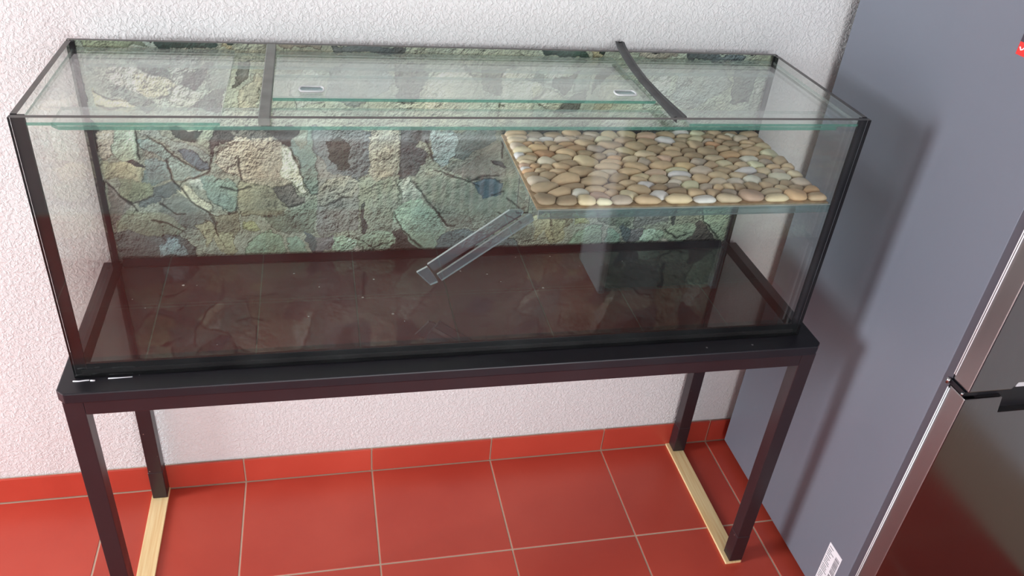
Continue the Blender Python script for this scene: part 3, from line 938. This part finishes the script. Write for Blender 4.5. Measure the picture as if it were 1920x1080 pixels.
    q = np.stack([idx[:-1, :-1], idx[:-1, 1:], idx[1:, 1:], idx[1:, :-1]], -1).reshape(-1, 4)
    # a back sheet gives the paper its thickness
    bv = np.array([[x0, YB + 0.0020, z0], [x1, YB + 0.0020, z0], [x1, YB + 0.0020, z1], [x0, YB + 0.0020, z1]])
    V = np.concatenate([verts.reshape(-1, 3), bv])
    n0 = H * W
    c4 = [idx[0, 0], idx[0, -1], idx[-1, -1], idx[-1, 0]]
    extra = [[n0, n0 + 3, n0 + 2, n0 + 1]] + [[c4[k], n0 + k, n0 + (k + 1) % 4, c4[(k + 1) % 4]] for k in range(4)]
    Q = np.concatenate([q, np.array(extra)])
    me.vertices.add(len(V)); me.vertices.foreach_set('co', V.ravel())
    me.loops.add(Q.size); me.loops.foreach_set('vertex_index', Q.ravel().astype(np.int32))
    me.polygons.add(len(Q)); me.polygons.foreach_set('loop_start', np.arange(0, Q.size, 4, dtype=np.int32))
    me.update(calc_edges=True)
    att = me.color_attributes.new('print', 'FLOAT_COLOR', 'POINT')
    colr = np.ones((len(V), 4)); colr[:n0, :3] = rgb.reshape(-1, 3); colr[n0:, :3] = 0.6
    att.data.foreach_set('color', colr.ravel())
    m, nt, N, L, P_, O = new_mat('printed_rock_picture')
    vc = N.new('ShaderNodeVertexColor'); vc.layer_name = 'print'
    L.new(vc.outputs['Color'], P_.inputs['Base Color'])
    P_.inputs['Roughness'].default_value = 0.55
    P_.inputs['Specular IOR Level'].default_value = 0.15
    return tag(link('rock_poster', me, None, [m]), 'printed picture of grey green cracked rocks stuck behind the back glass of the tank', 'poster')
POSTER_GAIN = 1.55
poster()

# ============================================================ covers on top
LZ0, LZ1 = 1.2353, 1.2404
def cover(name, label, a, b, z0=LZ0, z1=LZ1, edge=M_edge):
    return pane(name, (a[0], a[1], z0), (b[0], b[1], z1), (M_cover, edge, M_edge_soft)), label
o, l = cover('cover_glass', 'clear glass cover pane over the end of the tank farthest from the fridge', (-0.0015, -0.4170), (0.2935, -0.0450)); tag(o, l, 'glass pane')
o, l = cover('cover_glass', 'clear glass cover pane over the end of the tank nearest the fridge', (1.1155, -0.4170), (1.4725, -0.0450)); tag(o, l, 'glass pane')
o, l = cover('cover_glass', 'wide clear glass cover pane behind the one with two handles', (0.3735, -0.2950), (1.0840, -0.0450), edge=M_edge_soft); tag(o, l, 'glass pane')
mid = thing('sliding_cover', 'wide glass cover pane with two clear handles and a bright green front edge', 'glass pane')
pane('glass_sheet', (0.3735, -0.3190, 1.2406), (1.0840, -0.2010, 1.2462), (M_cover, M_edge, M_edge_soft), mid)
for hx, hy in ((0.4400, -0.2800), (1.0330, -0.2830)):
    L_, R_ = 0.0155, 0.0058
    pts = []
    for k in range(24):
        t = 2 * math.pi * k / 24
        cx_ = L_ if math.cos(t) > 0 else -L_
        pts.append((hx + cx_ + R_ * math.cos(t), hy + 2.1 * R_ * math.sin(t), 1.2484))
    hd = tube('handle', pts, 0.0020, M_handle, mid, n=8, closed=True)
    prism('handle_plate', [(p[0], p[1]) for p in pts], 2, 1.2463, 1.2476, M_clear, hd)
settle(mid, (0.727, -0.26, 1.2406))

rail = thing('plastic_rail', 'straight grey plastic rail lying across the tank top between two cover panes', 'rail')
prism('strip', [(0.3545, 1.2408), (0.3735 - 0.001, 1.2408), (0.3735 - 0.001, 1.2525), (0.3715, 1.2540), (0.3560, 1.2540), (0.3545, 1.2525)], 1, -0.4285, -0.0440, M_rail, rail)
box('end_block', (0.3575, -0.4300 + 0.012, 1.2360), (0.3695, -0.4085, 1.2406), M_rail_dark, rail)
settle(rail, (0.363, -0.236, 1.2408))

def bent_rail():
    path = [(1.0965, -0.4100, 1.2465, .0135), (1.0950, -0.3600, 1.2472, .0115), (1.0930, -0.3000, 1.2480, .0098), (1.0930, -0.2200, 1.2492, .0090),
            (1.0955, -0.1500, 1.2520, .0090), (1.0990, -0.0900, 1.2560, .0092), (1.1035, -0.0400, 1.2600, .0094), (1.1065, -0.0180, 1.2625, .0094)]
    n = len(path)
    verts, faces = [], []
    h = 0.0055
    prof = [(-1, 0), (-1, 1), (-0.55, 1), (-0.45, 0.72), (0.45, 0.72), (0.55, 1), (1, 1), (1, 0)]
    m_ = len(prof)
    for i, (x, y, z_, w) in enumerate(path):
        roll = 0.20 * (1 - i / (n - 1))
        for a_, b_ in prof:
            yy = y
            if i == n - 1:
                yy += 0.006 * (1 if (prof.index((a_, b_)) % 2) else -0.2)
            if i == 0:
                yy -= 0.005 * (1 if a_ < 0 else 0) * 0 + 0.004 * (prof.index((a_, b_)) % 2)
            verts.append((x + a_ * w, yy, z_ + b_ * h))
    for i in range(n - 1):
        for k in range(m_):
            k2 = (k + 1) % m_
            faces.append((i * m_ + k, i * m_ + k2, (i + 1) * m_ + k2, (i + 1) * m_ + k))
    faces.append(tuple(range(m_))[::-1]); faces.append(tuple((n - 1) * m_ + k for k in range(m_)))
    # torn teeth at the raised end
    b0 = len(verts)
    x, y, z_, w = path[-1]
    for t in range(3):
        xa = x - w + 2 * w * t / 3; xb = x - w + 2 * w * (t + 1) / 3
        k0 = len(verts)
        verts += [(xa, y, z_), (xb, y, z_), (xb, y, z_ + h), (xa, y, z_ + h), (xa + 0.001, y + 0.009, z_ + 0.004)]
        faces += [(k0, k0 + 1, k0 + 4), (k0 + 1, k0 + 2, k0 + 4), (k0 + 2, k0 + 3, k0 + 4), (k0 + 3, k0, k0 + 4)]
    r = thing('plastic_rail', 'bent dark grey plastic rail with torn ends lying across the tank top', 'rail')
    pydata('strip', verts, faces, M_rail_dark, r)
    tear = [(1.0835, -0.408, 1.2450), (1.0860, -0.424, 1.2442), (1.0905, -0.4115, 1.2450), (1.0830, -0.400, 1.2450)]
    pydata('torn_lip', [(p[0], p[1], p[2] + d) for d in (0, 0.0025) for p in tear], [(3, 2, 1, 0), (4, 5, 6, 7), (0, 1, 5, 4), (1, 2, 6, 5), (2, 3, 7, 6), (3, 0, 4, 7)], M_rail_dark, r)
    settle(r, (1.093, -0.22, 1.2465))
bent_rail()

# ============================================================ pebble shelf
HX0, HX1, HY0, HY1 = 0.8465, 1.4720, -0.4140, -0.0500
shelf = thing('pebble_shelf', 'glass shelf topped with a mat of beige river pebbles inside the tank', 'shelf')
pane('glass_plate', (HX0, HY0 + 0.0066, 1.0545), (HX1, HY1, 1.0605), (M_glass, M_edge_soft), shelf)
pane('front_lip', (HX0 + 0.002, HY0 + 0.0002, 1.0462), (HX1, HY0 + 0.0062, 1.0632), (M_lip, M_edge_white), shelf)
mat_ = box('mesh_backing', (HX0 + 0.001, HY0 + 0.0105, 1.0606), (HX1 - 0.004, HY1 - 0.001, 1.0636), M_backing, shelf)
def clip(poly, px, py, nx, ny):
    out = []
    n = len(poly)
    for i in range(n):
        a_, b_ = poly[i], poly[(i + 1) % n]
        da = (a_[0] - px) * nx + (a_[1] - py) * ny
        db = (b_[0] - px) * nx + (b_[1] - py) * ny
        if da <= 0:
            out.append(a_)
        if da * db < 0:
            t = da / (da - db)
            out.append((a_[0] + t * (b_[0] - a_[0]), a_[1] + t * (b_[1] - a_[1])))
    return out
def pebbles():
    rr = random.Random(21)
    x0, x1, y0, y1 = HX0 + 0.004, HX1 - 0.004, HY0 + 0.014, HY1 - 0.004
    AS = 1.45                                         # stones lie longer in x: relax in a squeezed plane
    wv = (x1 - x0) / AS
    NP = 198
    pts = [(rr.uniform(0, wv), rr.uniform(0, y1 - y0)) for _ in range(NP)]
    wgt = [rr.uniform(0.7, 1.35) for _ in range(NP)]
    def cells(pts):
        res = []
        for i, p in enumerate(pts):
            poly = [(0, 0), (wv, 0), (wv, y1 - y0), (0, y1 - y0)]
            near = sorted((((q[0] - p[0]) ** 2 + (q[1] - p[1]) ** 2), j) for j, q in enumerate(pts) if j != i)[:22]
            for d2, j in near:
                q = pts[j]
                d = math.sqrt(d2) + 1e-9
                f = 0.5 + 0.16 * (wgt[i] - wgt[j])
                nx, ny = (q[0] - p[0]) / d, (q[1] - p[1]) / d
                poly = clip(poly, p[0] + nx * d * f, p[1] + ny * d * f, nx, ny)
                if len(poly) < 3:
                    break
            res.append(poly)
        return res
    for it in range(6):
        cs = cells(pts)
        new = []
        for p, c_ in zip(pts, cs):
            if len(c_) < 3:
                new.append((rr.uniform(0, wv), rr.uniform(0, y1 - y0))); continue
            cx_ = sum(v[0] for v in c_) / len(c_); cy_ = sum(v[1] for v in c_) / len(c_)
            new.append((p[0] + 0.7 * (cx_ - p[0]), p[1] + 0.7 * (cy_ - p[1])))
        pts = new
    cs = cells(pts)
    tones = [(202, 182, 150)] * 7 + [(194, 172, 140)] * 6 + [(212, 196, 166)] * 4 + [(178, 158, 130)] * 4 + [(208, 176, 138)] * 2 + [(204, 164, 128)] + [(226, 214, 192)] * 2 + [(188, 176, 160)] * 3 + [(204, 176, 154)] + [(240, 232, 216)]
    for p, c_ in zip(pts, cs):
        if len(c_) < 3:
            continue
        cx_ = sum(v[0] for v in c_) / len(c_); cy_ = sum(v[1] for v in c_) / len(c_)
        # radial samples of the cell, rounded towards an oval
        NA = 16
        rad = []
        for k in range(NA):
            t = 2 * math.pi * k / NA
            dx, dy = math.cos(t), math.sin(t)
            r = 1.0
            n = len(c_)
            for i in range(n):
                ax_, ay_ = c_[i][0] - cx_, c_[i][1] - cy_
                bx_, by_ = c_[(i + 1) % n][0] - cx_, c_[(i + 1) % n][1] - cy_
                den = dx * (by_ - ay_) - dy * (bx_ - ax_)
                if abs(den) < 1e-12:
                    continue
                s = (ax_ * (by_ - ay_) - ay_ * (bx_ - ax_)) / den
                u = (ax_ * dy - ay_ * dx) / den
                if s > 0 and -1e-6 <= u <= 1 + 1e-6:
                    r = min(r, s)
            rad.append(r)
        sm = [(rad[k - 1] + 2 * rad[k] + rad[(k + 1) % NA]) / 4 for k in range(NA)]
        mean = sum(rad) / NA
        fin = [min(rad[k] * 0.985, 0.60 * sm[k] + 0.40 * min(mean * 1.12, rad[k])) for k in range(NA)]
        hgt = min(0.0165, 0.0085 + 0.30 * mean + rr.uniform(-0.0015, 0.0030))
        hgt = max(0.008, hgt * 0.95)
        tilt = (rr.uniform(-0.16, 0.16), rr.uniform(-0.16, 0.16))
        verts, faces = [], []
        rings = [(0.80, 0.0), (1.0, 0.34), (0.93, 0.62), (0.70, 0.88), (0.36, 0.98)]
        for sc_, hz in rings:
            for k in range(NA):
                t = 2 * math.pi * k / NA
                dx, dy = fin[k] * sc_ * math.cos(t) * AS, fin[k] * sc_ * math.sin(t)
                zz = hgt * hz + (tilt[0] * dx + tilt[1] * dy) * hz
                verts.append((dx, dy, zz))
        verts.append((0, 0, hgt))
        for i in range(len(rings) - 1):
            for k in range(NA):
                k2 = (k + 1) % NA
                faces.append((i * NA + k, i * NA + k2, (i + 1) * NA + k2, (i + 1) * NA + k))
        for k in range(NA):
            faces.append(((len(rings) - 1) * NA + k, (len(rings) - 1) * NA + (k + 1) % NA, len(verts) - 1))
        faces.append(tuple(range(NA))[::-1])
        me = bpy.data.meshes.new('pebble')
        me.from_pydata(verts, [], faces); me.update()
        me.polygons.foreach_set('use_smooth', [True] * len(me.polygons))
        me.materials.append(M_pebble)
        o = link('pebble', me, mat_)
        o.location = (x0 + cx_ * AS, y0 + cy_, 1.0634)
        tn = rr.choice(tones)
        f = rr.uniform(0.88, 1.12)
        cc = [min(0.9, 1.3 * v) for v in srgb(*[min(255, v * f) for v in tn])]
        o.color = (cc[0], cc[1], cc[2], 1)
pebbles()
settle(shelf, ((HX0 + HX1) / 2, (HY0 + HY1) / 2, 1.046))

# ============================================================ slotted glass ramp
ramp = thing('glass_ramp', 'narrow slotted clear glass ramp sloping down from the pebble shelf', 'ramp')
RY, RTH = -0.2470, 0.0062
def plate(name, pts, y0=RY, mats=(M_clear, M_edge_white)):
    o = prism(name, pts, 1, y0 - RTH / 2, y0 + RTH / 2, list(mats) + [M_edge_black], ramp, side_mat=1)
    for p in o.data.polygons:
        if abs(p.normal.y) < 0.5 and p.normal.z < -0.5 and name == 'upper_strip':
            p.material_index = 2  # underside darkened by colour to draw the refraction line
    return o
plate('upper_strip', [(0.6640, 0.8500), (0.6780, 0.8325), (0.8600, 0.9640), (0.8640, 0.9730), (0.8580, 0.9780), (0.8330, 0.9775)])
plate('lower_strip', [(0.6855, 0.8230), (0.6965, 0.8070), (0.8890, 0.9520), (0.8840, 0.9660), (0.8780, 0.9680), (0.8690, 0.9625)])
plate('end_piece', [(0.6405, 0.8350), (0.6710, 0.8010), (0.6870, 0.8080), (0.6780, 0.8250), (0.6625, 0.8480)], RY - 0.0064)
plate('hanger', [(0.8500, 0.9660), (0.8760, 0.9660), (0.8760, 1.0540), (0.8500, 1.0540)], RY + 0.0064, (M_handle if False else M_glass, M_glass))
settle(ramp, (0.75, RY, 0.801))

# ============================================================ things standing behind the photographer (seen only as reflections in the front glass)
cab = thing('cabinet', 'narrow dark grey cabinet with pale end panels, reflected in the tank front glass', 'cabinet')
box('end_panel', (1.506, -1.960, 0.0), (1.530, -1.700, 0.86), M_cab_side, cab)
box('end_panel', (1.994, -1.960, 0.0), (2.018, -1.700, 0.86), M_cab_side, cab)
box('front', (1.5305, -1.722, 0.076), (1.9935, -1.704, 0.858), M_cab, cab, bevel=0.001)
box('plinth', (1.5305, -1.735, 0.0), (1.9935, -1.716, 0.072), M_cab, cab)
box('top_panel', (1.500, -1.965, 0.8605), (2.024, -1.695, 0.885), M_cab_side, cab, bevel=0.001)
box('back_panel', (1.5305, -1.958, 0.0), (1.9935, -1.945, 0.858), M_cab, cab)
settle(cab, (1.762, -1.83, 0.0))
rad = thing('radiator', 'low white ribbed radiator, reflected in the tank front glass', 'radiator')
for k in range(17):
    x = 0.66 + k * 0.0432
    box('rib', (x, -2.43, 0.02), (x + 0.020, -2.36, 0.235), M_white, rad, bevel=0.006)
box('header', (0.65, -2.425, 0.19), (1.385, -2.375, 0.215), M_white, rad, bevel=0.006)
box('header', (0.65, -2.425, 0.035), (1.385, -2.375, 0.06), M_white, rad, bevel=0.006)
for x in (0.70, 1.33):
    box('bracket', (x, -2.4595, 0.195), (x + 0.02, -2.42, 0.21), M_white, rad)
    box('foot', (x, -2.42, 0.0), (x + 0.02, -2.38, 0.036), M_white, rad)
settle(rad, (1.02, -2.4, 0.0))
